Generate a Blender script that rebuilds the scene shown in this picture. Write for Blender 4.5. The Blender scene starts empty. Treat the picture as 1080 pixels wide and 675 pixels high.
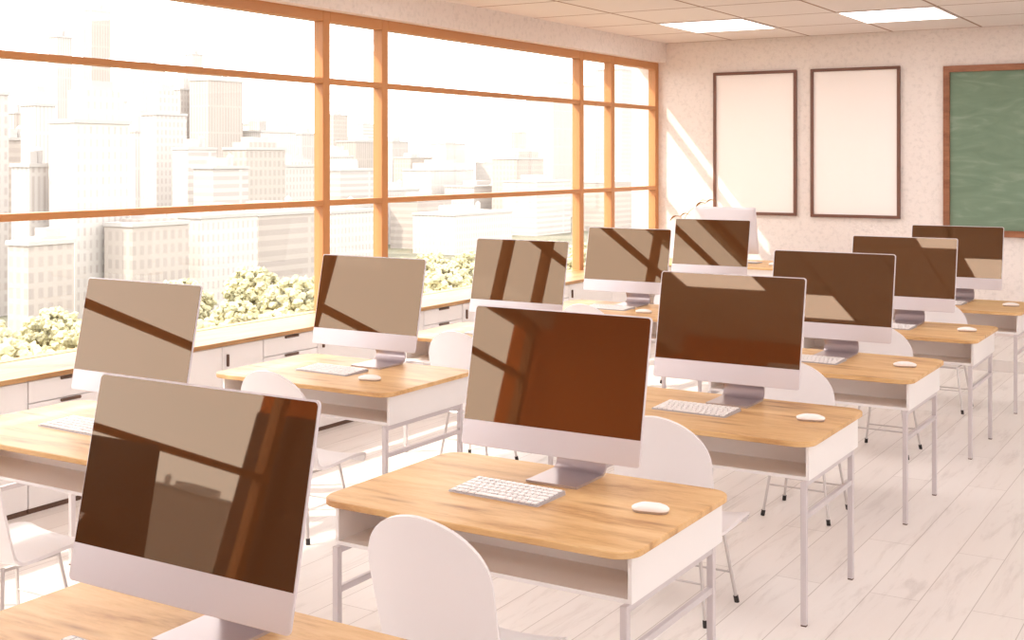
import bpy, bmesh, math, random
from mathutils import Vector, Matrix, noise
random.seed(7)
S = bpy.context.scene
COL = S.collection
PI = math.pi

# ------------------------------------------------------------------ helpers
def lin(r, g, b):
    f = lambda c: (c / 255) / 12.92 if c / 255 <= .04045 else ((c / 255 + .055) / 1.055) ** 2.4
    return (f(r), f(g), f(b), 1)

def mat(name, col, rough=.5, metal=0, ior=1.5, **kw):
    m = bpy.data.materials.new(name); m.use_nodes = True
    b = m.node_tree.nodes['Principled BSDF']
    b.inputs['Base Color'].default_value = col if len(col) == 4 else (*col, 1)
    b.inputs['Roughness'].default_value = rough
    b.inputs['Metallic'].default_value = metal
    b.inputs['IOR'].default_value = ior
    for k, v in kw.items():
        b.inputs[k.replace('_', ' ')].default_value = v
    return m

def nd(m, t, **kw):
    n = m.node_tree.nodes.new(t)
    for k, v in kw.items():
        setattr(n, k, v)
    return n

def lk(m, a, b):
    m.node_tree.links.new(a, b)

def bsdf(m):
    return m.node_tree.nodes['Principled BSDF']

def ramp(m, stops):
    r = nd(m, 'ShaderNodeValToRGB')
    e = r.color_ramp.elements
    e[0].position, e[0].color = stops[0]
    e[1].position, e[1].color = stops[-1]
    for p, c in stops[1:-1]:
        k = e.new(p); k.color = c
    return r

def bump(m, src, strength, dist=.01):
    b = nd(m, 'ShaderNodeBump'); b.inputs['Strength'].default_value = strength; b.inputs['Distance'].default_value = dist
    lk(m, src, b.inputs['Height']); lk(m, b.outputs['Normal'], bsdf(m).inputs['Normal'])

def link(name, me, parent=None, m=None, smooth=False):
    o = bpy.data.objects.new(name, me); COL.objects.link(o)
    if m is not None and not me.materials: me.materials.append(m)
    if parent is not None: o.parent = parent
    return o

def obj(name, bm, m, parent=None, smooth=None, loc=None):
    """one mesh object out of a bmesh; smooth = angle in degrees under which edges are smooth"""
    bmesh.ops.recalc_face_normals(bm, faces=bm.faces)
    me = bpy.data.meshes.new(name)
    if smooth:
        for f in bm.faces: f.smooth = True
        for e in bm.edges:
            if len(e.link_faces) == 2 and e.calc_face_angle(0) > math.radians(smooth): e.smooth = False
    bm.to_mesh(me); bm.free()
    o = link(name, me, parent, m)
    if loc: o.location = loc
    return o

def tag(o, label=None, cat=None, group=None, kind=None):
    if label: o['label'] = label
    if cat: o['category'] = cat
    if group: o['group'] = group
    if kind: o['kind'] = kind
    return o

def empty(name, loc=(0, 0, 0), rz=0):
    o = bpy.data.objects.new(name, None); COL.objects.link(o)
    o.location = loc; o.rotation_euler = (0, 0, rz); o.empty_display_size = .1
    return o

KIDS = {}
def copy_tree(o, parent=None):
    c = o.copy(); COL.objects.link(c)
    if parent is not None: c.parent = parent
    for ch in [x for x in bpy.data.objects if x.parent == o]:
        copy_tree(ch, c)
    return c

def box(bm, x0, x1, y0, y1, z0, z1, bev=0, seg=2):
    r = bmesh.ops.create_cube(bm, size=1)
    vs = r['verts']
    for v in vs:
        v.co = Vector(((x0 + x1) / 2 + v.co.x * (x1 - x0), (y0 + y1) / 2 + v.co.y * (y1 - y0), (z0 + z1) / 2 + v.co.z * (z1 - z0)))
    if bev:
        es = list({e for v in vs for e in v.link_edges})
        bmesh.ops.bevel(bm, geom=es, offset=bev, segments=seg, affect='EDGES', profile=.5)
    return bm

def B(x0, x1, y0, y1, z0, z1, bev=0, seg=2):
    return box(bmesh.new(), x0, x1, y0, y1, z0, z1, bev, seg)

def rrect(w, h, r, n=8):
    """outline of a rounded rectangle centred on the origin"""
    pts = []
    for cx, cy, a0 in ((w / 2 - r, h / 2 - r, 0), (-w / 2 + r, h / 2 - r, 90), (-w / 2 + r, -h / 2 + r, 180), (w / 2 - r, -h / 2 + r, 270)):
        for k in range(n + 1):
            a = math.radians(a0 + 90 * k / n)
            pts.append((cx + r * math.cos(a), cy + r * math.sin(a)))
    return pts

def prism(bm, pts3a, pts3b):
    """closed solid between two outlines of equal length"""
    a = [bm.verts.new(p) for p in pts3a]; b = [bm.verts.new(p) for p in pts3b]
    n = len(a)
    bm.faces.new(a[::-1]); bm.faces.new(b)
    for i in range(n):
        bm.faces.new((a[i], a[(i + 1) % n], b[(i + 1) % n], b[i]))
    return bm

def tube(bm, pts, r, n=8, r1=None, cap=True):
    rings = []
    pts = [Vector(p) for p in pts]
    for i, p in enumerate(pts):
        t = (pts[min(i + 1, len(pts) - 1)] - pts[max(i - 1, 0)]).normalized()
        u = t.orthogonal().normalized() if i == 0 else (rings[-1][1] - t * rings[-1][1].dot(t)).normalized()
        w = t.cross(u)
        rr = r if r1 is None else r + (r1 - r) * i / (len(pts) - 1)
        rings.append(([bm.verts.new(p + (u * math.cos(2 * PI * k / n) + w * math.sin(2 * PI * k / n)) * rr) for k in range(n)], u))
    for (a, _), (b, _) in zip(rings, rings[1:]):
        for k in range(n):
            bm.faces.new((a[k], a[(k + 1) % n], b[(k + 1) % n], b[k]))
    if cap:
        bm.faces.new(rings[0][0][::-1]); bm.faces.new(rings[-1][0])
    return bm

# ------------------------------------------------------------------ materials
def wood(name, c0, c1, c2, axis_scale, knots=True):
    m = mat(name, c1, .42)
    tc = nd(m, 'ShaderNodeTexCoord')
    oi = nd(m, 'ShaderNodeObjectInfo')
    mp = nd(m, 'ShaderNodeMapping'); mp.inputs['Scale'].default_value = axis_scale
    lk(m, tc.outputs['Object'], mp.inputs['Vector'])
    off = nd(m, 'ShaderNodeMath', operation='MULTIPLY'); off.inputs[1].default_value = 31
    lk(m, oi.outputs['Random'], off.inputs[0])
    ad = nd(m, 'ShaderNodeVectorMath', operation='ADD')
    lk(m, mp.outputs[0], ad.inputs[0]); lk(m, off.outputs[0], ad.inputs[1])
    n1 = nd(m, 'ShaderNodeTexNoise'); n1.inputs['Scale'].default_value = 1.6; n1.inputs['Detail'].default_value = 6; n1.inputs['Distortion'].default_value = .9
    lk(m, ad.outputs[0], n1.inputs['Vector'])
    n2 = nd(m, 'ShaderNodeTexNoise'); n2.inputs['Scale'].default_value = 14; n2.inputs['Detail'].default_value = 8; n2.inputs['Roughness'].default_value = .7
    lk(m, ad.outputs[0], n2.inputs['Vector'])
    mx = nd(m, 'ShaderNodeMath', operation='MULTIPLY_ADD'); mx.inputs[1].default_value = .35
    lk(m, n2.outputs['Fac'], mx.inputs[0]); 
    sc = nd(m, 'ShaderNodeMath', operation='MULTIPLY'); sc.inputs[1].default_value = .65
    lk(m, n1.outputs['Fac'], sc.inputs[0]); lk(m, sc.outputs[0], mx.inputs[2])
    r = ramp(m, [(.34, c0), (.48, c1), (.64, c2)])
    lk(m, mx.outputs[0], r.inputs[0])
    out = r.outputs[0]
    if knots:
        vo = nd(m, 'ShaderNodeTexVoronoi', voronoi_dimensions='2D'); vo.inputs['Scale'].default_value = .85
        lk(m, ad.outputs[0], vo.inputs['Vector'])
        kr = ramp(m, [(.0, (.30, .17, .09, 1)), (.035, (.60, .47, .36, 1)), (.11, (1, 1, 1, 1))])
        lk(m, vo.outputs['Distance'], kr.inputs[0])
        ml = nd(m, 'ShaderNodeMix', data_type='RGBA', blend_type='MULTIPLY'); ml.inputs[0].default_value = .75
        lk(m, out, ml.inputs[6]); lk(m, kr.outputs[0], ml.inputs[7]); out = ml.outputs[2]
    lk(m, out, bsdf(m).inputs['Base Color'])
    bump(m, n2.outputs['Fac'], .06, .003)
    return m

M = {}
M['oak'] = wood('pale_oak_desktop', lin(178, 130, 82), lin(212, 170, 116), lin(226, 190, 140), (6.5, 1.0, 6.5))
M['oak_counter'] = wood('pale_oak_counter', lin(146, 104, 64), lin(176, 134, 86), lin(194, 154, 106), (.8, 6, 6), False)
M['white'] = mat('white_lacquer', lin(238, 236, 237), .38)
M['shell'] = mat('white_moulded_shell', lin(236, 233, 236), .33)
M['leg'] = mat('pale_grey_painted_steel', lin(208, 202, 206), .35, .25)
M['chrome'] = mat('satin_steel_rod', lin(205, 200, 200), .28, .75)
M['rubber'] = mat('black_rubber', lin(42, 36, 36), .6)
M['alu'] = mat('silver_aluminium', lin(216, 212, 220), .4, .25)
M['alu_dark'] = mat('brushed_aluminium_stand', lin(196, 186, 190), .3, .75)
M['key_base'] = mat('grey_keyboard_base', lin(172, 166, 170), .4, .1)
M['graphite'] = mat('dimmed_silver_housing', lin(70, 66, 66), .5)  # silver housing painted darker, for a dim mirror image
M['key'] = mat('white_key', lin(246, 243, 243), .45)
M['slot'] = mat('dark_brown_recess', lin(96, 70, 56), .5)
M['frame'] = mat('brown_frame_painted_glow', lin(190, 132, 82), .45)  # dark brown frame lightened to amber, painting in the backlight glow
M['poster_frame'] = mat('dark_brown_picture_frame', lin(112, 74, 60), .4)
M['paper'] = mat('blank_white_sheet', lin(246, 240, 238), .5)
M['led'] = mat('ceiling_diffuser', (1, 1, 1), .5)
bsdf(M['led']).inputs['Emission Color'].default_value = (1, .965, .96, 1); bsdf(M['led']).inputs['Emission Strength'].default_value = 5.0
M['trim'] = mat('white_metal_trim', lin(225, 215, 212), .4)

m = M['screen'] = mat('black_glass_painted_glare', (.078, .032, .012), .018, 0, 1.88)  # black glass; warm glare painted into base colour and specular tint
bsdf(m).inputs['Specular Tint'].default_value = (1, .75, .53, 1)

# chalkboard with chalk haze
m = M['board'] = mat('green_chalkboard', lin(92, 122, 92), .75)
tc = nd(m, 'ShaderNodeTexCoord'); mp = nd(m, 'ShaderNodeMapping'); mp.inputs['Scale'].default_value = (1, .8, 3.2); mp.inputs['Rotation'].default_value = (.35, 0, 0)
lk(m, tc.outputs['Object'], mp.inputs[0])
n = nd(m, 'ShaderNodeTexNoise'); n.inputs['Scale'].default_value = 2.2; n.inputs['Detail'].default_value = 7; n.inputs['Distortion'].default_value = 2.2
lk(m, mp.outputs[0], n.inputs['Vector'])
r = ramp(m, [(.3, lin(106, 128, 108)), (.55, lin(116, 138, 117)), (.85, lin(144, 160, 142))])
lk(m, n.outputs['Fac'], r.inputs[0]); lk(m, r.outputs[0], bsdf(m).inputs['Base Color'])
M['board_frame'] = wood('brown_board_frame', lin(120, 72, 46), lin(142, 90, 60), lin(160, 106, 74), (6, 1.5, 6), False)

# plaster
def plaster(name, c):
    m = mat(name, c, .85)
    tc = nd(m, 'ShaderNodeTexCoord')
    n = nd(m, 'ShaderNodeTexNoise'); n.inputs['Scale'].default_value = 24; n.inputs['Detail'].default_value = 8; n.inputs['Roughness'].default_value = .7
    lk(m, tc.outputs['Object'], n.inputs['Vector'])
    d = tuple(x * .86 for x in c[:3]) + (1,)
    r = ramp(m, [(.32, d), (.5, c), (.75, c)])
    lk(m, n.outputs['Fac'], r.inputs[0]); lk(m, r.outputs[0], bsdf(m).inputs['Base Color'])
    n2 = nd(m, 'ShaderNodeTexNoise'); n2.inputs['Scale'].default_value = 38; n2.inputs['Detail'].default_value = 4
    lk(m, tc.outputs['Object'], n2.inputs['Vector'])
    bump(m, n2.outputs['Fac'], .5, .012)
    return m
M['plaster'] = plaster('warm_white_plaster', lin(234, 226, 222))
M['reflection_orange'] = plaster('orange_reflection_plaster', lin(236, 130, 52))

# whitewashed floor boards along X
m = M['floor'] = mat('whitewashed_boards', lin(236, 228, 226), .36)
tc = nd(m, 'ShaderNodeTexCoord')
br = nd(m, 'ShaderNodeTexBrick'); br.offset = .37; br.inputs['Scale'].default_value = 1
br.inputs['Brick Width'].default_value = 1.9; br.inputs['Row Height'].default_value = .195; br.inputs['Mortar Size'].default_value = .0022; br.inputs['Mortar Smooth'].default_value = .4
br.inputs['Color1'].default_value = lin(234, 230, 228); br.inputs['Color2'].default_value = lin(226, 221, 218); br.inputs['Mortar'].default_value = lin(188, 180, 176)
lk(m, tc.outputs['Object'], br.inputs['Vector'])
mp = nd(m, 'ShaderNodeMapping'); mp.inputs['Scale'].default_value = (1.1, 9, 1)
lk(m, tc.outputs['Object'], mp.inputs[0])
n = nd(m, 'ShaderNodeTexNoise'); n.inputs['Scale'].default_value = 1.5; n.inputs['Detail'].default_value = 8; n.inputs['Roughness'].default_value = .68; n.inputs['Distortion'].default_value = .6
lk(m, mp.outputs[0], n.inputs['Vector'])
r = ramp(m, [(.3, (.74, .715, .70, 1)), (.47, (.97, .965, .96, 1)), (.7, (1, 1, 1, 1))])
lk(m, n.outputs['Fac'], r.inputs[0])
ml = nd(m, 'ShaderNodeMix', data_type='RGBA', blend_type='MULTIPLY'); ml.inputs[0].default_value = .8
lk(m, br.outputs['Color'], ml.inputs[6]); lk(m, r.outputs[0], ml.inputs[7]); lk(m, ml.outputs[2], bsdf(m).inputs['Base Color'])
bump(m, br.outputs['Fac'], -.25, .004)

# ceiling tiles with joints
m = M['ceiling'] = mat('ceiling_tiles', lin(232, 220, 214), .9)
tc = nd(m, 'ShaderNodeTexCoord'); mp = nd(m, 'ShaderNodeMapping'); mp.inputs['Location'].default_value = (-12.18 + .925 * 20, -2.287 + .82 * 20, 0)
lk(m, tc.outputs['Object'], mp.inputs[0])
br = nd(m, 'ShaderNodeTexBrick'); br.offset = 0; br.inputs['Scale'].default_value = 1
br.inputs['Brick Width'].default_value = .925; br.inputs['Row Height'].default_value = .82; br.inputs['Mortar Size'].default_value = .013; br.inputs['Mortar Smooth'].default_value = .1
br.inputs['Color1'].default_value = lin(230, 222, 218); br.inputs['Color2'].default_value = lin(226, 217, 213); br.inputs['Mortar'].default_value = lin(160, 132, 116)
lk(m, mp.outputs[0], br.inputs['Vector']); lk(m, br.outputs['Color'], bsdf(m).inputs['Base Color'])
bump(m, br.outputs['Fac'], -.4, .006)

# window pane: clear glass with a surface reflection
m = M['pane'] = bpy.data.materials.new('clear_window_pane'); m.use_nodes = True
nt = m.node_tree; nt.nodes.remove(nt.nodes['Principled BSDF'])
tr = nd(m, 'ShaderNodeBsdfTransparent'); tr.inputs[0].default_value = (.97, .97, .96, 1)
gl = nd(m, 'ShaderNodeBsdfGlossy'); gl.inputs['Roughness'].default_value = .01
lw = nd(m, 'ShaderNodeLayerWeight'); pw = nd(m, 'ShaderNodeMath', operation='POWER'); pw.inputs[1].default_value = 5
lk(m, lw.outputs['Facing'], pw.inputs[0])
fr = nd(m, 'ShaderNodeMath', operation='MULTIPLY_ADD'); fr.inputs[1].default_value = .5; fr.inputs[2].default_value = .035
lk(m, pw.outputs[0], fr.inputs[0])
mx = nd(m, 'ShaderNodeMixShader'); lk(m, fr.outputs[0], mx.inputs[0]); lk(m, tr.outputs[0], mx.inputs[1]); lk(m, gl.outputs[0], mx.inputs[2])
lk(m, mx.outputs[0], nt.nodes['Material Output'].inputs['Surface'])

# facades: a grid of windows in the stone, haze painted in as low contrast
def facade(name, wall, win, bw, rh, mortar, bias=0.0):
    m = mat(name, wall, .8)
    tc = nd(m, 'ShaderNodeTexCoord'); sp = nd(m, 'ShaderNodeSeparateXYZ'); lk(m, tc.outputs['Object'], sp.inputs[0])
    a = nd(m, 'ShaderNodeMath', operation='ADD'); lk(m, sp.outputs[0], a.inputs[0]); lk(m, sp.outputs[1], a.inputs[1])
    cb = nd(m, 'ShaderNodeCombineXYZ'); lk(m, a.outputs[0], cb.inputs[0]); lk(m, sp.outputs[2], cb.inputs[1])
    br = nd(m, 'ShaderNodeTexBrick'); br.offset = 0; br.inputs['Scale'].default_value = 1
    br.inputs['Brick Width'].default_value = bw; br.inputs['Row Height'].default_value = rh; br.inputs['Mortar Size'].default_value = mortar; br.inputs['Mortar Smooth'].default_value = 0
    br.inputs['Color1'].default_value = win; br.inputs['Color2'].default_value = tuple(.6 * x + .4 * y for x, y in zip(win, wall)); br.inputs['Mortar'].default_value = wall
    lk(m, cb.outputs[0], br.inputs['Vector']); lk(m, br.outputs['Color'], bsdf(m).inputs['Base Color'])
    return m
STONE = {}
for st, (bw, rh, mo) in {'grid': (1.5, 2.25, .42), 'band': (30, 2.0, .5), 'rib': (1.2, 9, .32)}.items():
    STONE[st] = [facade(st + '_facade_stone', (.45, .42, .405, 1), (.36, .325, .31, 1), bw, rh, mo),
                 facade(st + '_facade_brown', (.41, .365, .335, 1), (.335, .295, .275, 1), bw * 1.2, rh * 1.1, mo),
                 facade(st + '_facade_pale', (.51, .48, .46, 1), (.395, .36, .345, 1), bw * .9, rh, mo)]
M['roofing'] = mat('roof_stone', (.42, .40, .39), .9)
m = M['leaf'] = mat('park_leaves', (.30, .29, .14), .7)
n = nd(m, 'ShaderNodeTexNoise'); n.inputs['Scale'].default_value = .35; n.inputs['Detail'].default_value = 5
tc = nd(m, 'ShaderNodeTexCoord'); lk(m, tc.outputs['Object'], n.inputs['Vector'])
r = ramp(m, [(.36, (.32, .30, .19, 1)), (.6, (.52, .48, .29, 1))]); lk(m, n.outputs['Fac'], r.inputs[0]); lk(m, r.outputs[0], bsdf(m).inputs['Base Color'])
M['bark'] = mat('tree_bark', (.12, .09, .07), .9)
m = M['ground'] = mat('park_ground', (.26, .25, .18), .95)
n = nd(m, 'ShaderNodeTexNoise'); n.inputs['Scale'].default_value = .05; n.inputs['Detail'].default_value = 6
tc = nd(m, 'ShaderNodeTexCoord'); lk(m, tc.outputs['Object'], n.inputs['Vector'])
r = ramp(m, [(.35, (.10, .10, .065, 1)), (.65, (.16, .15, .11, 1))]); lk(m, n.outputs['Fac'], r.inputs[0]); lk(m, r.outputs[0], bsdf(m).inputs['Base Color'])
M['stem'] = mat('plant_stem', lin(150, 110, 60), .6)
M['petal'] = mat('plant_leaf', lin(170, 130, 66), .55)
M['pot'] = mat('white_ceramic', lin(240, 236, 232), .3)

# ------------------------------------------------------------------ the room
XF, XB, YR, YH, YG, ZC = 12.2, -2.6, -3.6, 5.49, 5.62, 2.963
M['added_panelling'] = wood('added_dark_panelling', lin(58, 36, 26), lin(72, 45, 32), lin(86, 56, 40), (6, 6, 1), False)
def struct(name, bm, m, parent=None, **kw):
    o = obj(name, bm, m, parent, **kw)
    if parent is None: o['kind'] = 'structure'
    return o
struct('floor', B(XB - .2, XF + .2, YR - .2, 5.9, -.2, 0), M['floor'])
struct('ceiling', B(XB - .2, XF + .2, YR - .2, 5.9, ZC, ZC + .2), M['ceiling'])
struct('wall_front', B(XF, XF + .2, YR - .2, 5.9, 0, ZC), M['plaster'])
struct('wall_back', B(XB - .2, XB, YR - .2, 3.4, 0, ZC), M['plaster'])
struct('wall_back_reflection_tint', B(XB - .2, XB, 3.4, 5.9, 1.86, ZC), M['reflection_orange'])  # unseen wall section coloured orange to warm the screen reflections
struct('wall_back_added_panelling', B(XB - .2, XB + .02, 3.4, 5.9, 0, 1.86), M['added_panelling'])  # unseen panelling added to darken the low part of the nearest screen's reflection
wr = bmesh.new()
box(wr, XB, XF, YR - .2, YR, 0, 1.2); box(wr, XB, XF, YR - .2, YR, 2.5, ZC); box(wr, XB, -2, YR - .2, YR, 1.2, 2.5); box(wr, 8.4, XF, YR - .2, YR, 1.2, 2.5); box(wr, 2.9, 3.5, YR - .2, YR, 1.2, 2.5)
struct('wall_right', wr, M['plaster'])
for i, (xa, xb) in enumerate(((-2, 2.9), (3.5, 8.4))):  # unseen side windows, added to let in fill daylight
    w = empty(f'window_{i + 10}', (xa, YR - .1, 1.2)); w['kind'] = 'structure'
    L_ = xb - xa
    fm = bmesh.new()
    for q in ((0, L_, 0, .05), (0, L_, 1.25, 1.3), (0, .05, .05, 1.25), (L_ - .05, L_, .05, 1.25), (L_ / 2 - .03, L_ / 2 + .03, .05, 1.25)): box(fm, q[0], q[1], -.04, .04, q[2], q[3])
    obj('window_frame', fm, M['frame'], w)
    obj('pane', B(.04, L_ - .04, -.004, .004, .04, 1.26), M['pane'], w)
struct('wall_left', B(XB, XF, YH, 5.86, 2.758, ZC), M['plaster'])          # the lintel above the glazing
struct('wall_left_parapet', B(XB, XF, 5.585, 5.70, 0, .654), M['plaster'])
struct('floor_dais', B(10.72, XF, YR, 5.1, 0, .095, .004), M['floor'])
struct('baseboard_front', B(XF - .015, XF, YR, 5.1, .095, .175, .003), M['trim'])

# glazing: bays between mullions, each with its frame members and panes
mull = [(12.12, 12.2), (11.08, 11.157), (10.42, 10.5), (7.339, 7.414), (6.671, 6.746), (3.89, 3.965), (3.23, 3.305), (-.159, -.084), (-.827, -.752), (-2.52, -2.445)]
Y0, Y1 = 5.58, 5.665
for i, (hi, lo) in enumerate(zip(mull, mull[1:])):
    w = empty(f'window_{i + 1}', (lo[0], Y0, .668)); w['kind'] = 'structure'
    xa, xb = lo[1], hi[0]
    W = lambda x0, x1, z0, z1, y0=Y0, y1=Y1: B(x0 - lo[0], x1 - lo[0], y0 - Y0, y1 - Y0, z0 - .668, z1 - .668, .004, 1)
    obj('mullion', W(lo[0], lo[1], .668, 2.77), M['frame'], w)
    if i == 0: obj('mullion', W(hi[0], hi[1], .668, 2.77), M['frame'], w)
    obj('head_frame', W(xa, xb, 2.685, 2.77), M['frame'], w)
    obj('transom', W(xa, xb, 2.255, 2.294), M['frame'], w)
    obj('middle_rail', W(xa, xb, 1.407, 1.447), M['frame'], w)
    obj('bottom_rail', W(xa, xb, .655, .682), M['frame'], w)
    for z0, z1 in ((.68, 1.412), (1.442, 2.26), (2.289, 2.69)):
        p = B(xa - .01 - lo[0], xb + .01 - lo[0], .036, .044, z0 - .668, z1 - .668)
        obj('pane', p, M['pane'], w)

# ceiling lights recessed in the tile grid
def light_panel():
    o = empty('ceiling_light')
    f = bmesh.new()
    a, b = .4625, .41
    for x0, x1, y0, y1 in ((-a, a, b - .02, b), (-a, a, -b, -b + .02), (-a, -a + .02, -b + .02, b - .02), (a - .02, a, -b + .02, b - .02)):
        box(f, x0, x1, y0, y1, -.008, .006)
    obj('light_frame', f, M['trim'], o)
    obj('diffuser', B(-a + .02, a - .02, -b + .02, b - .02, -.004, .004), M['led'], o)
    return o
lp = light_panel()
first = True
for ix, x in enumerate((10.79, 7.09, 3.39, -.31)):
    for iy, y in enumerate((4.337, 2.697, 1.057, -.583, -2.223)):
        o = lp if first else copy_tree(lp)
        first = False
        o.location = (x, y, ZC - .001)
        if ix == 0:
            where = ['in the tile grid beside the window wall, before the two blank posters', 'in the tile grid above the second blank poster and the board edge', 'in the tile grid above the middle of the green chalkboard', 'in the tile grid beyond the chalkboard, fourth from the windows', 'in the tile grid beyond the chalkboard, fifth from the windows'][iy]
            lab = 'square ceiling light ' + where
        else:
            lab = ['', 'square ceiling light overhead, %s from windows, second row from chalkboard', 'square ceiling light overhead, %s from windows, third row from chalkboard', 'square ceiling light overhead, %s from windows, fourth row from chalkboard'][ix] % ['first', 'second', 'third', 'fourth', 'fifth'][iy]
        tag(o, lab, 'ceiling light', 'ceiling lights in the tile grid')

# posters and chalkboard on the front wall
def framed(name, y0, y1, z0, z1, fw, fd, mf, mi, inner):
    o = empty(name, (XF, (y0 + y1) / 2, z0))
    a, h = (y1 - y0) / 2, z1 - z0
    f = bmesh.new()
    for p in ((-a, a, 0, fw), (-a, a, h - fw, h), (-a, -a + fw, fw, h - fw), (a - fw, a, fw, h - fw)):
        box(f, -fd, 0, p[0], p[1], p[2], p[3], .003, 1)
    obj('frame', f, mf, o)
    obj(inner, B(-fd * .45, -.001, -a + fw * .8, a - fw * .8, fw * .8, h - fw * .8), mi, o)
    return o
tag(framed('framed_poster', 4.058, 4.947, 1.16, 2.63, .03, .035, M['poster_frame'], M['paper'], 'sheet'), 'blank white poster in thin brown frame, next to the windows, partly sunlit', 'poster', 'blank posters on the front wall')
tag(framed('framed_poster', 3.033, 3.913, 1.155, 2.63, .03, .035, M['poster_frame'], M['paper'], 'sheet'), 'blank white poster in thin brown frame, next to the green chalkboard', 'poster', 'blank posters on the front wall')
cbd = framed('chalkboard', -1.3, 2.631, 1.01, 2.61, .06, .04, M['board_frame'], M['board'], 'writing_surface')
tag(cbd, 'large green chalkboard with chalk smears in a brown wooden frame', 'chalkboard')

# ------------------------------------------------------------------ cabinets under the windows
YC = 5.16
tag(obj('counter_top', B(XB, XF - .02, 5.13, 5.58, .655, .68, .003), M['oak_counter']), 'long pale oak counter top running under the windows', 'counter')
def handle_slot(o, x0, x1, z0, z1):
    return obj('handle', B(x0, x1, -.012, .002, z0, z1, .003, 1), M['slot'], o)
def drawer_unit(x, w):
    o = empty('drawer_cabinet', (x, YC, 0))
    obj('body', B(.002, w - .002, .02, .42, .0, .652), M['white'], o)
    obj('plinth', B(.002, w - .002, .006, .02, .0, .022), M['slot'], o)
    for z0, z1 in ((.541, .647), (.40, .536), (.17, .395), (.026, .165)):
        d = obj('drawer', B(.004, w - .004, 0, .02, z0, z1, .002, 1), M['white'], o)
        handle_slot(d, w / 2 - .062, w / 2 + .06, z1 - .016, z1 - .001)
    return o
def door_unit(x, w, split):
    o = empty('door_cabinet', (x, YC, 0))
    obj('body', B(.002, w - .002, .02, .42, 0, .652), M['white'], o)
    obj('plinth', B(.002, w - .002, .006, .02, .0, .022), M['slot'], o)
    for a, b, hx in ((.004, split - .002, .05), (split + .002, w - .004, split + .04)):
        d = obj('door', B(a, b, 0, .02, .026, .647, .002, 1), M['white'], o)
        obj('handle', B(hx - .007, hx + .007, -.014, .002, .53, .60, .003, 1), M['slot'], d)
    return o
Wd, Wo = .5, 1.16
ords = ['first', 'second', 'third', 'fourth', 'fifth', 'sixth', 'seventh', 'eighth', 'ninth', 'tenth', 'eleventh']
xs = [7.276 + 1.66 * k for k in range(2, -6, -1)]
n = 0
tag(door_unit(11.1, 1.08, .6), 'white two-door cabinet under the counter in the corner at the front wall', 'cabinet', 'door cabinets under the windows')
for k, x in enumerate(xs):
    if x < XB: break
    tag(drawer_unit(x, Wd), f'white drawer cabinet with slot handles under the counter, {ords[k]} from the front wall', 'cabinet', 'drawer cabinets under the windows')
    x2 = x - Wo
    if x2 < XB: continue
    tag(door_unit(x2, Wo, .815), f'white two-door cabinet under the counter between drawer cabinets, {ords[k + 1]} from the front wall', 'cabinet', 'door cabinets under the windows')

# ------------------------------------------------------------------ desk
DX, DY, HD = .37, .535, .69          # half depth, half width, height of the desk top
def slab(bm, w, h, r, z0, z1, ch=.0025, n=10):
    a = rrect(w, h, r, n); b = rrect(w - 2 * ch, h - 2 * ch, r - ch, n)
    L = [[(x, y, z) for x, y in p] for p, z in ((b, z0), (a, z0 + ch), (a, z1 - ch), (b, z1))]
    V = [[bm.verts.new(p) for p in l] for l in L]
    bm.faces.new(V[0][::-1]); bm.faces.new(V[-1])
    k = len(a)
    for u, v in zip(V, V[1:]):
        for i in range(k): bm.faces.new((u[i], u[(i + 1) % k], v[(i + 1) % k], v[i]))
    return bm
def make_desk():
    o = empty('student_desk')
    obj('table_top', slab(bmesh.new(), 2 * DX, 2 * DY, .075, HD - .02, HD), M['oak'], o, smooth=40)
    t = bmesh.new()
    x0, x1, y, z0, z1, th = -.308, .335, .508, .537, HD - .0205, .012
    box(t, x0, x1, -y, y, z0, z0 + th); box(t, x0, x1, -y, -y + th, z0 + th, z1); box(t, x0, x1, y - th, y, z0 + th, z1)
    box(t, -.10, -.10 + th, -y + th, y - th, z0 + th, z1)  # added divider, set forward so the tray interior catches more light
    box(t, x1 - th, x1, -y + th, y - th, z0 + th, z1)
    obj('storage_box', t, M['white'], o)
    for s in (-1, 1):
        for x in (-.319, .283):
            yy = s * .493
            l = obj('leg', B(x - .011, x + .011, yy - .011, yy + .011, .004, z0 - .0005, .002, 1), M['leg'], o)
            obj('foot_pad', B(x - .010, x + .010, yy - .010, yy + .010, 0, .005), M['slot'], l)
        obj('side_rail', B(-.308, .272, s * .493 - .009, s * .493 + .009, .515, z0 - .0005, .002, 1), M['leg'], o)
        obj('side_rail', B(-.308, .272, s * .493 - .009, s * .493 + .009, .392, .412, .002, 1), M['leg'], o)
    return o

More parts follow.
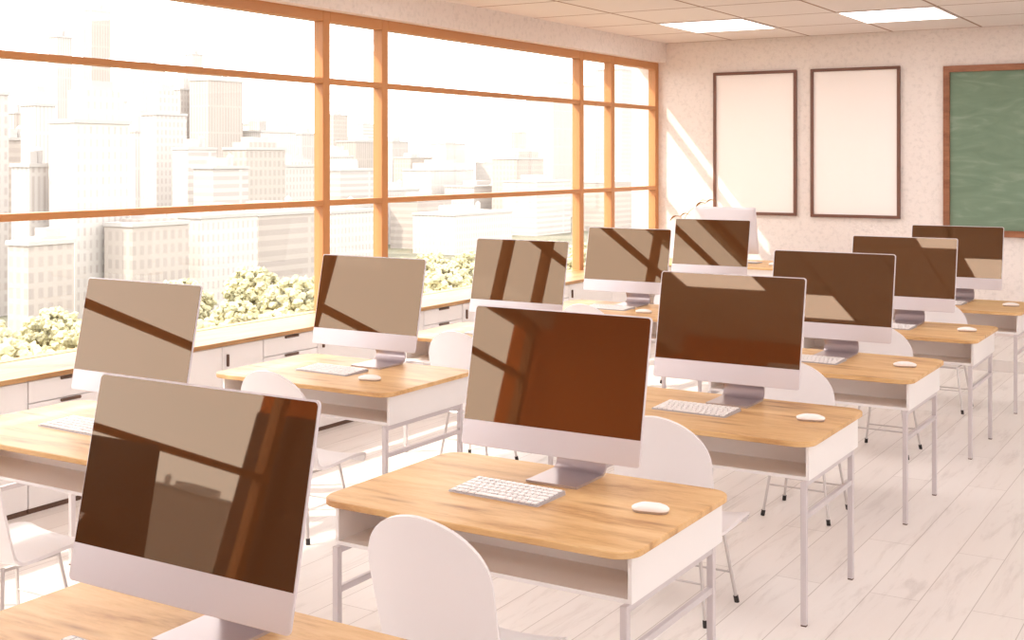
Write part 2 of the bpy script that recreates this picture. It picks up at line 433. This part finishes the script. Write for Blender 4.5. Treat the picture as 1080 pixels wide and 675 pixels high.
# ------------------------------------------------------------------ computer; origin on the desk under the lower front edge of the panel
PW, TILT = .65, math.atan2(.093, .4486)
PL = .4581
def make_computer():
    o = empty('desktop_computer')
    zb = .103
    R = Matrix.Translation((0, 0, zb)) @ Matrix.Rotation(TILT, 4, 'Y')      # panel frame: x back, y across, z up the panel
    def P(x, y, z): return R @ Vector((x, y, z))
    # housing: rounded front rim, back swelling to the middle
    b = bmesh.new()
    n = 6
    prof = [(0, 0.0), (.0015, .0015), (.006, .0015), (.0085, -.003), (.013, -.03), (.022, -.08), (.032, -.13), (.038, -.19)]
    rings = []
    for k, (x, ins) in enumerate(prof):
        g = -ins if k > 2 else 0
        if k == 0: w, h, r = PW - .003, PL - .003, .012
        else:
            w, h, r = PW - 2 * g, PL - 2 * min(g, .19), max(.012, min(.06, .012 + g))
        h = max(h, .06); r = min(r, h / 2 - .001, w / 2 - .001)
        rings.append([b.verts.new(P(x, yy, zz + PL / 2)) for yy, zz in rrect(w, h, r, n)])
    b.faces.new(rings[0]); b.faces.new(rings[-1][::-1])
    m_ = len(rings[0])
    for u, v in zip(rings, rings[1:]):
        for i in range(m_): b.faces.new((u[i], u[(i + 1) % m_], v[(i + 1) % m_], v[i]))
    obj('housing', b, M['alu'], o, smooth=40)
    # black glass over the panel above the chin
    s = bmesh.new()
    z0, z1, hw, rr = .082, PL - .004, PW / 2 - .004, .010
    out = [(-hw, z0), (hw, z0)]
    for cx, a0 in ((hw - rr, 0), (-hw + rr, 90)):
        for k in range(7):
            a = math.radians(a0 + 15 * k); out.append((cx + rr * math.cos(a), z1 - rr + rr * math.sin(a)))
    prism(s, [P(-.0012, y, z) for y, z in out], [P(.001, y, z) for y, z in out])
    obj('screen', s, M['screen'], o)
    # bent sheet stand
    t = bmesh.new()
    mid = [(.03, .004), (.12, .004), (.195, .0045)]
    for k in range(7):
        a = math.radians(-90 + 115 * k / 6); mid.append((.205 + .035 * math.cos(a), .0395 + .035 * math.sin(a)))
    mid += [(.205, .115), (.165, .19), (.125, .262)]
    th = .0075
    lo, hi = [], []
    for i, p in enumerate(mid):
        q0, q1 = Vector(mid[max(i - 1, 0)]), Vector(mid[min(i + 1, len(mid) - 1)])
        d = (q1 - q0).normalized(); nn = Vector((-d.y, d.x)) * th / 2
        lo.append(Vector(p) - nn); hi.append(Vector(p) + nn)
    outl = lo + hi[::-1]
    hw = .0925
    prev = None
    strips = []
    for i in range(len(mid)):
        f = 1 if i < 10 else 1 - .12 * (i - 9) / 3
        strips.append([t.verts.new((lo[i].x, -hw * f, lo[i].y)), t.verts.new((lo[i].x, hw * f, lo[i].y)), t.verts.new((hi[i].x, hw * f, hi[i].y)), t.verts.new((hi[i].x, -hw * f, hi[i].y))])
    t.faces.new(strips[0]); t.faces.new(strips[-1][::-1])
    for u, v in zip(strips, strips[1:]):
        for i in range(4): t.faces.new((u[i], u[(i + 1) % 4], v[(i + 1) % 4], v[i]))
    obj('stand', t, M['alu_dark'], o, smooth=40)
    return o

# ------------------------------------------------------------------ keyboard and mouse
def make_keyboard():
    o = empty('keyboard')
    b = bmesh.new()
    prism(b, [(x, y, 0) for x, y in rrect(.172, .332, .008, 4)], [(x, y, .004 + .008 * (x + .086) / .172) for x, y in rrect(.170, .330, .008, 4)])
    obj('base', b, M['key_base'], o, smooth=40)
    k = bmesh.new()
    rows = 6; pitch = .0272
    for r_ in range(rows):
        x = -.070 + r_ * pitch
        z = .0045 + .008 * (x + .086) / .172
        if r_ == 0: ws = [1, 1, 1, 1.3, 5.2, 1.3, 1, 1, 1, 1]
        elif r_ == 1: ws = [2.2] + [1] * 10 + [2.2]
        elif r_ == 2: ws = [1.7] + [1] * 11 + [1.7]
        elif r_ == 3: ws = [1.5] + [1] * 12 + [.9]
        else: ws = [1] * 13 + [1.4]
        tot = sum(ws); y = .160
        for w in ws:
            ww = w / tot * .320
            box(k, x - pitch / 2 + .0032, x + pitch / 2 - .0032, y - ww + .0027, y - .0027, z, z + .0035)
            y -= ww
    obj('keys', k, M['key'], o)
    return o
def make_mouse():
    o = empty('computer_mouse')
    b = bmesh.new()
    L_, Wm = .113, .058
    secs = []
    for z, s in ((.008, .985), (.011, 1.0), (.014, .99)):
        secs.append([(x * s, y * s, z + .0) for x, y in rrect(L_, Wm, .0285, 8)])
    V = [[b.verts.new(p) for p in l] for l in secs]
    b.faces.new(V[0][::-1])
    N = len(V[0])
    for s, hh in ((.93, .55), (.75, .85), (.45, 1), (.12, 1.03)):
        V.append([b.verts.new((x * s, y * s, .014 + hh * .012 * (1 - (2 * x * s / L_) ** 2 * .75))) for x, y in rrect(L_, Wm, .0285, 8)])
    for u, v in zip(V, V[1:]):
        for i in range(N): b.faces.new((u[i], u[(i + 1) % N], v[(i + 1) % N], v[i]))
    b.faces.new(V[-1])
    obj('top_shell', b, M['key'], o, smooth=60)
    c = bmesh.new()
    prism(c, [(x * .92, y * .88, 0) for x, y in rrect(L_, Wm, .0285, 8)], [(x * .985, y * .98, .0085) for x, y in rrect(L_, Wm, .0285, 8)])
    obj('base', c, M['alu_dark'], o, smooth=40)
    return o

# ------------------------------------------------------------------ chair; faces +X, origin on the floor under the seat
def make_chair():
    o = empty('shell_chair')
    prof = [(.235, .298), (.23, .316), (.19, .328), (.11, .326), (.02, .320), (-.06, .318), (-.112, .324), (-.143, .344), (-.163, .385), (-.18, .45), (-.196, .51), (-.209, .56), (-.221, .61)]
    wid = [.175, .190, .198, .203, .205, .203, .199, .197, .196, .197, .199, .201, .202]
    # elliptical top
    for k in range(1, 15):
        a = PI / 2 * k / 14
        z = .61 + .172 * math.sin(a); x = -.221 - .038 * math.sin(a)
        prof.append((x, z)); wid.append(max(.202 * math.cos(a), .012))
    nv = 14
    b = bmesh.new()
    G = []
    for i, ((x, z), w) in enumerate(zip(prof, wid)):
        row = []
        f = min(max((i - 4) / 4, 0), 1)      # 0 on the seat, 1 on the back
        for j in range(nv + 1):
            v = -1 + 2 * j / nv
            y = v * w
            e = (abs(y) / .2) ** 2
            row.append(b.verts.new((x + f * .032 * e, y, z + (1 - f) * .020 * e * (0 if i < 1 else 1))))
        G.append(row)
    for r0, r1 in zip(G, G[1:]):
        for j in range(nv): b.faces.new((r0[j], r0[j + 1], r1[j + 1], r1[j]))
    bmesh.ops.recalc_face_normals(b, faces=b.faces)
    for f in b.faces: f.smooth = True
    sh = obj('seat_shell', b, M['shell'], o)
    for p in sh.data.polygons: p.use_smooth = True
    md = sh.modifiers.new('thickness', 'SOLIDIFY'); md.thickness = .012; md.offset = 0
    md = sh.modifiers.new('soft_edge', 'BEVEL'); md.width = .004; md.segments = 2; md.limit_method = 'ANGLE'
    md = sh.modifiers.new('smoothing', 'SUBSURF'); md.levels = 1; md.render_levels = 1
    ft = lambda s, t: Vector((.158 * s + .003, .163 * t, 0))
    tp = lambda s, t: Vector((.115 * s, .118 * t, .314))
    for s in (-1, 1):
        for t in (-1, 1):
            l = obj('leg', tube(bmesh.new(), [tp(s, t), ft(s, t) + (tp(s, t) - ft(s, t)) * .02], .0068, 10), M['chrome'], o, smooth=50)
            a = ft(s, t); d = (tp(s, t) - a)
            obj('foot_tip', tube(bmesh.new(), [a, a + d * .085], .0098, 10), M['rubber'], l, smooth=50)
        q = .62 if s > 0 else .52
        a, c = tp(s, -1) + (ft(s, -1) - tp(s, -1)) * q, tp(s, 1) + (ft(s, 1) - tp(s, 1)) * q
        obj('rung', tube(bmesh.new(), [a, c], .0042, 8), M['chrome'], o, smooth=50)
    u = bmesh.new()
    for s in (-1, 1): tube(u, [tp(s, -1) + Vector((0, 0, -.012)), tp(s, 1) + Vector((0, 0, -.012))], .0062, 8)
    for t in (-1, 1): tube(u, [tp(-1, t) + Vector((0, 0, -.012)), tp(1, t) + Vector((0, 0, -.012))], .0062, 8)
    obj('seat_bracket', u, M['chrome'], o, smooth=50)
    return o

proto = {'student_desk': make_desk(), 'desktop_computer': make_computer(), 'keyboard': make_keyboard(), 'computer_mouse': make_mouse(), 'shell_chair': make_chair()}
used = set()
def put(kind, loc, label, cat, group, rz=0):
    o = proto[kind]
    if kind in used: o = copy_tree(o)
    used.add(kind)
    o.location = loc; o.rotation_euler = (0, 0, rz)
    return tag(o, label, cat, group)

P_ = 1.5035
offR = {-1: (-.034, .008), 0: (.027, -.004), 1: (.018, -.007), 2: (-.001, .004), 3: (-.012, .004), 4: (.006, -.004)}
offL = {-2: (0, 0), 0: (.013, -.005), 1: (-.004, -.018), 2: (-.003, .009), 3: (-.009, .014), 4: (0, .0)}
nth = {4: 'first', 3: 'second', 2: 'third', 1: 'fourth', 0: 'fifth', -1: 'sixth'}
for side, yc, off in (('aisle', 1.9607, offR), ('window', 3.8693, offL)):
    dxl = -.04 if side == 'window' else 0
    row = 'in aisle row' if side == 'aisle' else 'in window row'
    for k, (ox, oy) in off.items():
        X = 3.40 + P_ * k
        if k == -2:
            put('student_desk', (3.326 + P_ * k + dxl, yc, 0), 'oak desk behind the photographer, seen only as a dark shape in the closest screen', 'desk', 'oak desks in two rows')
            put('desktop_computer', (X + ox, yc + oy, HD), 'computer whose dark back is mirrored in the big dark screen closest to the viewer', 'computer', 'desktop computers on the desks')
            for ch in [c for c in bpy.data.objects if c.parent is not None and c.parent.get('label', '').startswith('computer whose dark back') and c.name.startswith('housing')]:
                ch.material_slots[0].link = 'OBJECT'; ch.material_slots[0].material = M['graphite']  # same housing as the others, darkened to paint in its dim reflection
            continue
        q = nth[k] + ' from the chalkboard'
        extra = {('aisle', -1): ', cut by the picture edge', ('aisle', 0): ', with a white chair before it'}.get((side, k), '')
        put('student_desk', (3.326 + P_ * k + dxl, yc + .006, 0), f'oak-topped white desk {row}, {q}' + extra, 'desk', 'oak desks in two rows')
        extra = {('aisle', -1): ', showing mirrored windows', ('aisle', 0): ', tinted amber', ('window', 0): ', one diagonal line'}.get((side, k), '')
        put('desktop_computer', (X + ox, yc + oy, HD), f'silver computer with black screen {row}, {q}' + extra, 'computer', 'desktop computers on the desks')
        kx, ky = {-1: (-.09, .02)}.get(k, (0, 0)) if side == 'aisle' else (0, 0)
        put('keyboard', (3.312 + P_ * k + kx + dxl, yc + .072 + ky, HD), f'slim white keyboard on the desk {row}, {q}', 'keyboard', 'keyboards on the desks', math.radians(-2))
        if (side, k) != ('aisle', -1):
            mx_, my_ = (3.20, -.25) if side == 'window' else (3.355, -.40)
            put('computer_mouse', (mx_ + P_ * k + dxl, yc + my_, HD), f'white computer mouse on the desk {row}, {q}', 'mouse', 'mice on the desks', math.radians(-78))
            cx_, cy_ = (-.065, .02) if (side, k) == ('window', 0) else (0, 0)
            put('shell_chair', (2.953 + P_ * k + cx_, yc - .02 + cy_, 0), f'white steel-legged shell chair facing the desk {row}, {q}', 'chair', 'white chairs at the desks')

# ------------------------------------------------------------------ teacher's place on the dais
td = empty('teacher_desk', (11.23, 4.05, .095))
obj('table_top', slab(bmesh.new(), .80, 1.75, .05, .63, .652), M['oak'], td, smooth=40)
obj('modesty_panel', B(-.33, -.312, -.80, .80, .20, .629), M['white'], td)
for s in (-1, 1): obj('side_panel', B(-.31, .36, s * .80 - .012, s * .80 + .012, 0, .629, .002, 1), M['white'], td)
tag(td, 'teacher desk with oak top and white panels on the dais below the posters', 'desk')
c = put('desktop_computer', (11.10, 4.365, .747), 'computer seen from its white back on the teacher desk by the window corner', 'computer', None, PI)
if 'group' in c: del c['group']
c.scale = (.95, .95, .97)
k_ = put('keyboard', (11.28, 4.28, .747), 'white keyboard behind the back-turned computer on the teacher desk', 'keyboard', None, PI)
m_ = put('computer_mouse', (11.12, 3.93, .747), 'white mouse on the teacher desk beside the back-turned computer', 'mouse', None, PI)
for x in (k_, m_):
    if 'group' in x: del x['group']
# a thin dry stem in a pot
pl = empty('potted_stem', (11.25, 4.82, .747))
b = bmesh.new()
rings = []
for r_, z in ((.035, 0), (.048, .03), (.052, .08), (.046, .12), (.041, .118), (.045, .08), (.040, .03)):
    rings.append([b.verts.new((r_ * math.cos(2 * PI * k / 20), r_ * math.sin(2 * PI * k / 20), z)) for k in range(20)])
b.faces.new(rings[0][::-1]); b.faces.new(rings[-1])
for u, v in zip(rings, rings[1:]):
    for i in range(20): b.faces.new((u[i], u[(i + 1) % 20], v[(i + 1) % 20], v[i]))
obj('pot', b, M['pot'], pl, smooth=50)
def stem_pts(dx, dy, h, bend):
    return [(dx * t ** 2, dy * t ** 2 + bend * math.sin(PI * t), .06 + h * (1 - (1 - t) ** 1.5)) for t in [i / 10 for i in range(11)]]
def leaf(bm, base, d, L_, w):
    d = Vector(d).normalized(); s = d.cross(Vector((0.3, 0, 1))).normalized(); nn = s.cross(d)
    V = []
    for i in range(7):
        t = i / 6; ww = w * math.sin(PI * (t * .92 + .05)); c_ = Vector(base) + d * L_ * t + nn * (.03 * math.sin(PI * t))
        V.append([bm.verts.new(c_ - s * ww), bm.verts.new(c_ + nn * .004), bm.verts.new(c_ + s * ww)])
    for u, v in zip(V, V[1:]):
        bm.faces.new((u[0], u[1], v[1], v[0])); bm.faces.new((u[1], u[2], v[2], v[1]))
for dx, dy, h, bd, in ((-.05, -.19, .50, .10), (.05, .12, .36, .02)):
    pts = stem_pts(dx, dy, h, bd)
    st = obj('stem', tube(bmesh.new(), pts, .0035, 8, .002), M['stem'], pl, smooth=60)
    lf = bmesh.new()
    leaf(lf, pts[-1], (-.05, -1, .12), .11, .016); leaf(lf, pts[-1], (.0, 1, -.45), .12, .016); leaf(lf, pts[-2], (.4, -.5, .3), .08, .013)
    bmesh.ops.solidify(lf, geom=lf.faces[:], thickness=.0015)
    obj('leaf', lf, M['petal'], st, smooth=60)
tag(pl, 'small pot with thin stems and brown leaves beside the teacher computer', 'plant')

# ------------------------------------------------------------------ outside: park, trees, city
GZ = -28.0
struct('ground', B(-700, 900, -700, 900, GZ - 2, GZ), M['ground'])
blds = [
 (126.5, 135.2, 165, -11.8, 'grid', 129.5, 134.6, -10.6), (146.6, 159.0, 178, 8.1, 'grid', 149.9, 158.5, 14.1), (148.0, 152.8, 205, 13.9, 'grid'),
 (197.2, 204.3, 265, 6.4, 'band'), (194.9, 200.8, 252, 14.5, 'rib', 195.9, 199.8, 17.9), (144.4, 149.4, 188, 0.3, 'rib'), (265.7, 271.7, 300, 2.6, 'grid'),
 (255.6, 264.8, 285, 9.6, 'rib', 257.2, 263.5, 14.6), (242.4, 253.6, 262, 13.9, 'grid', 244.0, 251.8, 20.8), (151.8, 165.0, 170, -10.2, 'grid', 154.3, 163.3, -9.0),
 (232.7, 242.9, 240, 4.2, 'band'), (335.5, 351.2, 350, 27.7, 'grid', 338.3, 348.1, 33.5), (335.2, 353.1, 335, 30.9, 'rib'), (171.1, 186.6, 173, -9.6, 'grid', 174.1, 184.1, -8.3),
 (223.7, 236.0, 222, -0.7, 'band'), (245.9, 261.2, 232, 4.2, 'grid', 248.2, 258.8, 6.3), (357.6, 377.7, 330, 12.0, 'rib', 361.5, 374.6, 16.4), (281.1, 297.1, 250, -0.6, 'grid', 284.7, 294.2, 1.7),
 (193.4, 214.0, 179, -10.1, 'band'), (365.5, 379.1, 302, 2.4, 'grid', 368.1, 377.3, 5.3), (321.9, 341.9, 262, -2.2, 'band'), (484.8, 507.1, 385, 10.2, 'rib'),
 (232.3, 250.9, 192, -11.4, 'grid'), (347.3, 366.5, 262, -9.4, 'grid'), (334.6, 354.7, 240, -12.4, 'band'), (464.2, 499.7, 325, -3.7, 'rib', 470.4, 494.2, -0.1),
 (464.3, 502.0, 302, -10.9, 'grid'), (467.9, 491.3, 282, 1.6, 'grid', 471.5, 488.3, 5.0), (416.4, 444.0, 242, -7.4, 'band'), (541.8, 570.9, 305, 31.5, 'rib'),
 (644.6, 680.1, 345, 22.0, 'grid'), (639.5, 674.4, 325, 43.9, 'rib', 644.3, 669.4, 48.3), (608.4, 655.0, 300, 50.3, 'grid'), (456.5, 510.6, 232, -8.1, 'band'), (319.8, 353.7, 215, -15.9, 'grid'),
 (335.7, 343.1, 420, 51.2, 'rib'), (370.1, 380.5, 440, 66.9, 'rib'), (362.3, 374.8, 400, 39.9, 'grid'), (449.1, 456.3, 460, 54.0, 'rib'), (428.8, 440.1, 420, 31.3, 'band'), (404.0, 418.5, 380, 16.7, 'grid'), (462.0, 474.6, 400, 13.7, 'rib'), (559.2, 572.2, 460, 26.9, 'grid'), (599.2, 614.2, 470, 22.5, 'band'), (575.3, 591.0, 430, 11.5, 'rib'), (551.5, 572.2, 400, 2.2, 'grid'), (643.9, 666.5, 440, 11.2, 'rib'), (667.8, 692.1, 420, -0.8, 'grid'), (761.0, 785.4, 450, 20.7, 'rib'), (759.6, 777.6, 420, 54.9, 'grid'), (873.7, 900.0, 460, 56.2, 'rib'), (270.5, 275.3, 360, 17.0, 'rib'), (285.8, 292.3, 330, 20.8, 'band'),
 # behind the photographer, mirrored in the screens
 (-150, -120, 190, 4, 'grid'), (-95, -70, 180, 10, 'rib', -90, -76, 14), (-210, -180, 230, 8, 'band'), (-40, -5, 210, 2, 'grid'), (-270, -235, 240, 14, 'grid'),
]
sty = {'grid': 'with a grid of small windows', 'band': 'with horizontal window bands', 'rib': 'with narrow vertical ribs'}
tone = ['grey stone', 'brown stone', 'pale stone']
order = sorted(range(len(blds)), key=lambda i: blds[i][0] / blds[i][2])
blds = [list(b_) for b_ in blds]
deep = {}
for i in sorted(range(len(blds)), key=lambda i: blds[i][2]):
    a = blds[i]; dp = max(5, min(16, (a[1] - a[0]) * .55))
    for j in sorted(range(len(blds)), key=lambda j: blds[j][2]):
        c = blds[j]
        if j in deep and c[0] - 1 < a[1] and a[0] - 1 < c[1] and a[2] < c[2] + deep[j] + 1.2: a[2] = c[2] + deep[j] + 1.5
    deep[i] = dp
for rank, i in enumerate(order):
    bd = blds[i]
    x0, x1, y0, zt, st = bd[:5]
    dp = deep[i]
    v = (i * 7 + 1) % 3
    o = empty('city_building', ((x0 + x1) / 2, y0 + dp / 2, GZ))
    w = (x1 - x0) / 2; h = zt - GZ
    obj('tower_block', B(-w, w, -dp / 2, dp / 2, 0, h), STONE[st][v], o)
    cap = bmesh.new()
    box(cap, -w - .25, w + .25, -dp / 2 - .25, dp / 2 + .25, h, h + .7)
    obj('cornice', cap, M['roofing'], o)
    if len(bd) > 5:
        a, c, zt2 = bd[5] - (x0 + x1) / 2, bd[6] - (x0 + x1) / 2, bd[7] - GZ
        a, c = max(a, -w + .4), min(c, w - .4)
        obj('setback', B(a, c, -dp / 2 + 1, dp / 2 - 1, h + .7, zt2), STONE[st][v], o)
        t = bmesh.new(); mx_ = (a + c) / 2; ww = (c - a) * .28
        box(t, mx_ - ww, mx_ + ww, -dp * .25, dp * .25, zt2, zt2 + .09 * (zt2 - h) + 1.2)
        obj('roof_house', t, M['roofing'], o)
    else:
        t = bmesh.new()
        box(t, -w * .5, w * .1, -dp * .2, dp * .25, h + .7, h + 2.8)
        obj('roof_house', t, M['roofing'], o)
        t = bmesh.new(); tube(t, [(w * .5, 0, h + .7), (w * .5, 0, h + 3.0)], .8, 12); tube(t, [(w * .5, 0, h + 3.0), (w * .5, 0, h + 3.8)], .9, 12, .1)
        obj('water_tank', t, M['roofing'], o, smooth=40)
    o.scale = (1, 1, 1)
    hgt = 'low' if zt < -5 else 'mid-height' if zt < 8 else 'tall'
    if x0 > 0:
        lab = f'{hgt} hazy {tone[v]} tower {sty[st]}, {rank - 4}th along the skyline'
    else:
        lab = f'{hgt} {tone[v]} tower {sty[st]}; mirrored, {["first", "second", "third", "fourth", "fifth"][rank]} from the end'
    lab = lab.replace(' 41th', ' 41st').replace(' 42th', ' 42nd').replace(' 43th', ' 43rd').replace(' 51th', ' 51st').replace(' 52th', ' 52nd').replace(' 53th', ' 53rd').replace(' 1th', ' 1st').replace(' 2th', ' 2nd').replace(' 3th', ' 3rd').replace(' 21th', ' 21st').replace(' 22th', ' 22nd').replace(' 23th', ' 23rd').replace(' 31th', ' 31st').replace(' 32th', ' 32nd').replace(' 33th', ' 33rd').replace(' counted away from the viewer', '')
    tag(o, lab, 'building', 'city towers beyond the park')

protoT = []
def make_tree(seed):
    rnd = random.Random(seed)
    o = empty('park_tree')
    c = bmesh.new()
    for k in range(430):
        th_, u = rnd.uniform(0, 2 * PI), rnd.uniform(-.75, 1)
        rr = (rnd.uniform(.55, 1)) 
        s = math.sqrt(max(0, 1 - u * u))
        p = Vector((4.6 * rr * s * math.cos(th_), 4.6 * rr * s * math.sin(th_), 8.6 + 4.4 * rr * u))
        rad = rnd.uniform(.28, .62)
        q = bmesh.ops.create_icosphere(c, subdivisions=2, radius=rad, matrix=Matrix.Translation(p))
        for v in q['verts']:
            d = v.co - p
            v.co = p + d * (1 + .6 * noise.noise(v.co * 2.6) + rnd.uniform(-.22, .22))
    obj('crown', c, M['leaf'], o)
    t = bmesh.new(); tube(t, [(0, 0, 0), (.1, 0, 3), (0, .1, 6.5), (.1, .1, 9)], .35, 8, .12)
    for a in (0, 2.1, 4.2): tube(t, [(0, 0, 4.6), (1.2 * math.cos(a), 1.2 * math.sin(a), 6.6), (2.6 * math.cos(a), 2.6 * math.sin(a), 8.2)], .16, 6, .06)
    obj('trunk', t, M['bark'], o, smooth=50)
    return o
for s_ in range(3): protoT.append(make_tree(s_ + 3))
usedT = set()
rows_t = [(130, 80, 292, 11.6, 'back'), (115, 72, 250, 11.6, 'middle'), (100, 62, 205, 11.8, 'front')]
ti = 0
def ordinal(n): return f'{n}' + ('th' if 10 <= n % 100 <= 20 else {1: 'st', 2: 'nd', 3: 'rd'}.get(n % 10, 'th'))
for yy, xa, xb, stp, rn in rows_t:
    x = xa; idx = 1
    while x < xb:
        p = ti % 3
        o = copy_tree(protoT[p]) if p in usedT else protoT[p]
        usedT.add(p)
        sc = random.uniform(.84, 1.05)
        o.location = (x, yy + random.uniform(-1.5, 1.5), GZ); o.rotation_euler = (0, 0, random.uniform(0, 6.28)); o.scale = (sc, sc, sc)
        tag(o, f'pale leafy tree in the {rn} row of the park, {ordinal(idx)} along the windows', 'tree', 'park trees below the windows')
        x += stp * random.uniform(.97, 1.08); ti += 1; idx += 1

# ------------------------------------------------------------------ light
w = bpy.data.worlds.new('sky'); S.world = w; w.use_nodes = True
bg = w.node_tree.nodes['Background']
bg.inputs[0].default_value = (1, .965, .945, 1); bg.inputs[1].default_value = 5.0
sun = bpy.data.lights.new('sun', 'SUN'); sun.energy = 7; sun.color = (1, .91, .77); sun.angle = math.radians(.8)
so = bpy.data.objects.new('sun', sun); COL.objects.link(so)
so.rotation_euler = Vector((.8, -1, -1.25)).to_track_quat('-Z', 'Y').to_euler()
so.location = (-8, 15, 20)
pt = bpy.data.lights.new('window_daylight', 'AREA'); pt.shape = 'RECTANGLE'; pt.size = 14.8; pt.size_y = 2.1
pt.cycles.is_portal = True
po = bpy.data.objects.new('window_daylight', pt); COL.objects.link(po); po.location = (4.8, 5.75, 1.72); po.rotation_euler = (math.radians(-90), 0, 0)

pt2 = bpy.data.lights.new('added_side_window_portal', 'AREA'); pt2.shape = 'RECTANGLE'; pt2.size = 10.4; pt2.size_y = 1.3  # portal guiding sky light through the added side windows
pt2.cycles.is_portal = True
po2 = bpy.data.objects.new('added_side_window_portal', pt2); COL.objects.link(po2); po2.location = (3.2, YR - .3, 1.85); po2.rotation_euler = (math.radians(90), 0, 0)

# ------------------------------------------------------------------ camera
cam = bpy.data.cameras.new('camera'); co = bpy.data.objects.new('camera', cam); COL.objects.link(co)
TH = .5462
co.location = (0, 0, 1.7316)
co.rotation_euler = (PI / 2, 0, TH - PI / 2)
cam.sensor_fit = 'HORIZONTAL'; cam.sensor_width = 36; cam.lens = 36 * 1313.5 / 1080
cam.shift_y = (167.8 - 337.5) / 1080
cam.clip_start = .05; cam.clip_end = 2000
S.camera = co

S.view_settings.view_transform = 'Standard'; S.view_settings.look = 'None'; S.view_settings.gamma = 1
S.view_settings.use_curve_mapping = False
S.view_settings.exposure = -0.10
S.cycles.use_denoising = True
S.cycles.max_bounces = 14; S.cycles.diffuse_bounces = 10; S.cycles.transparent_max_bounces = 16
S.cycles.sample_clamp_indirect = 8
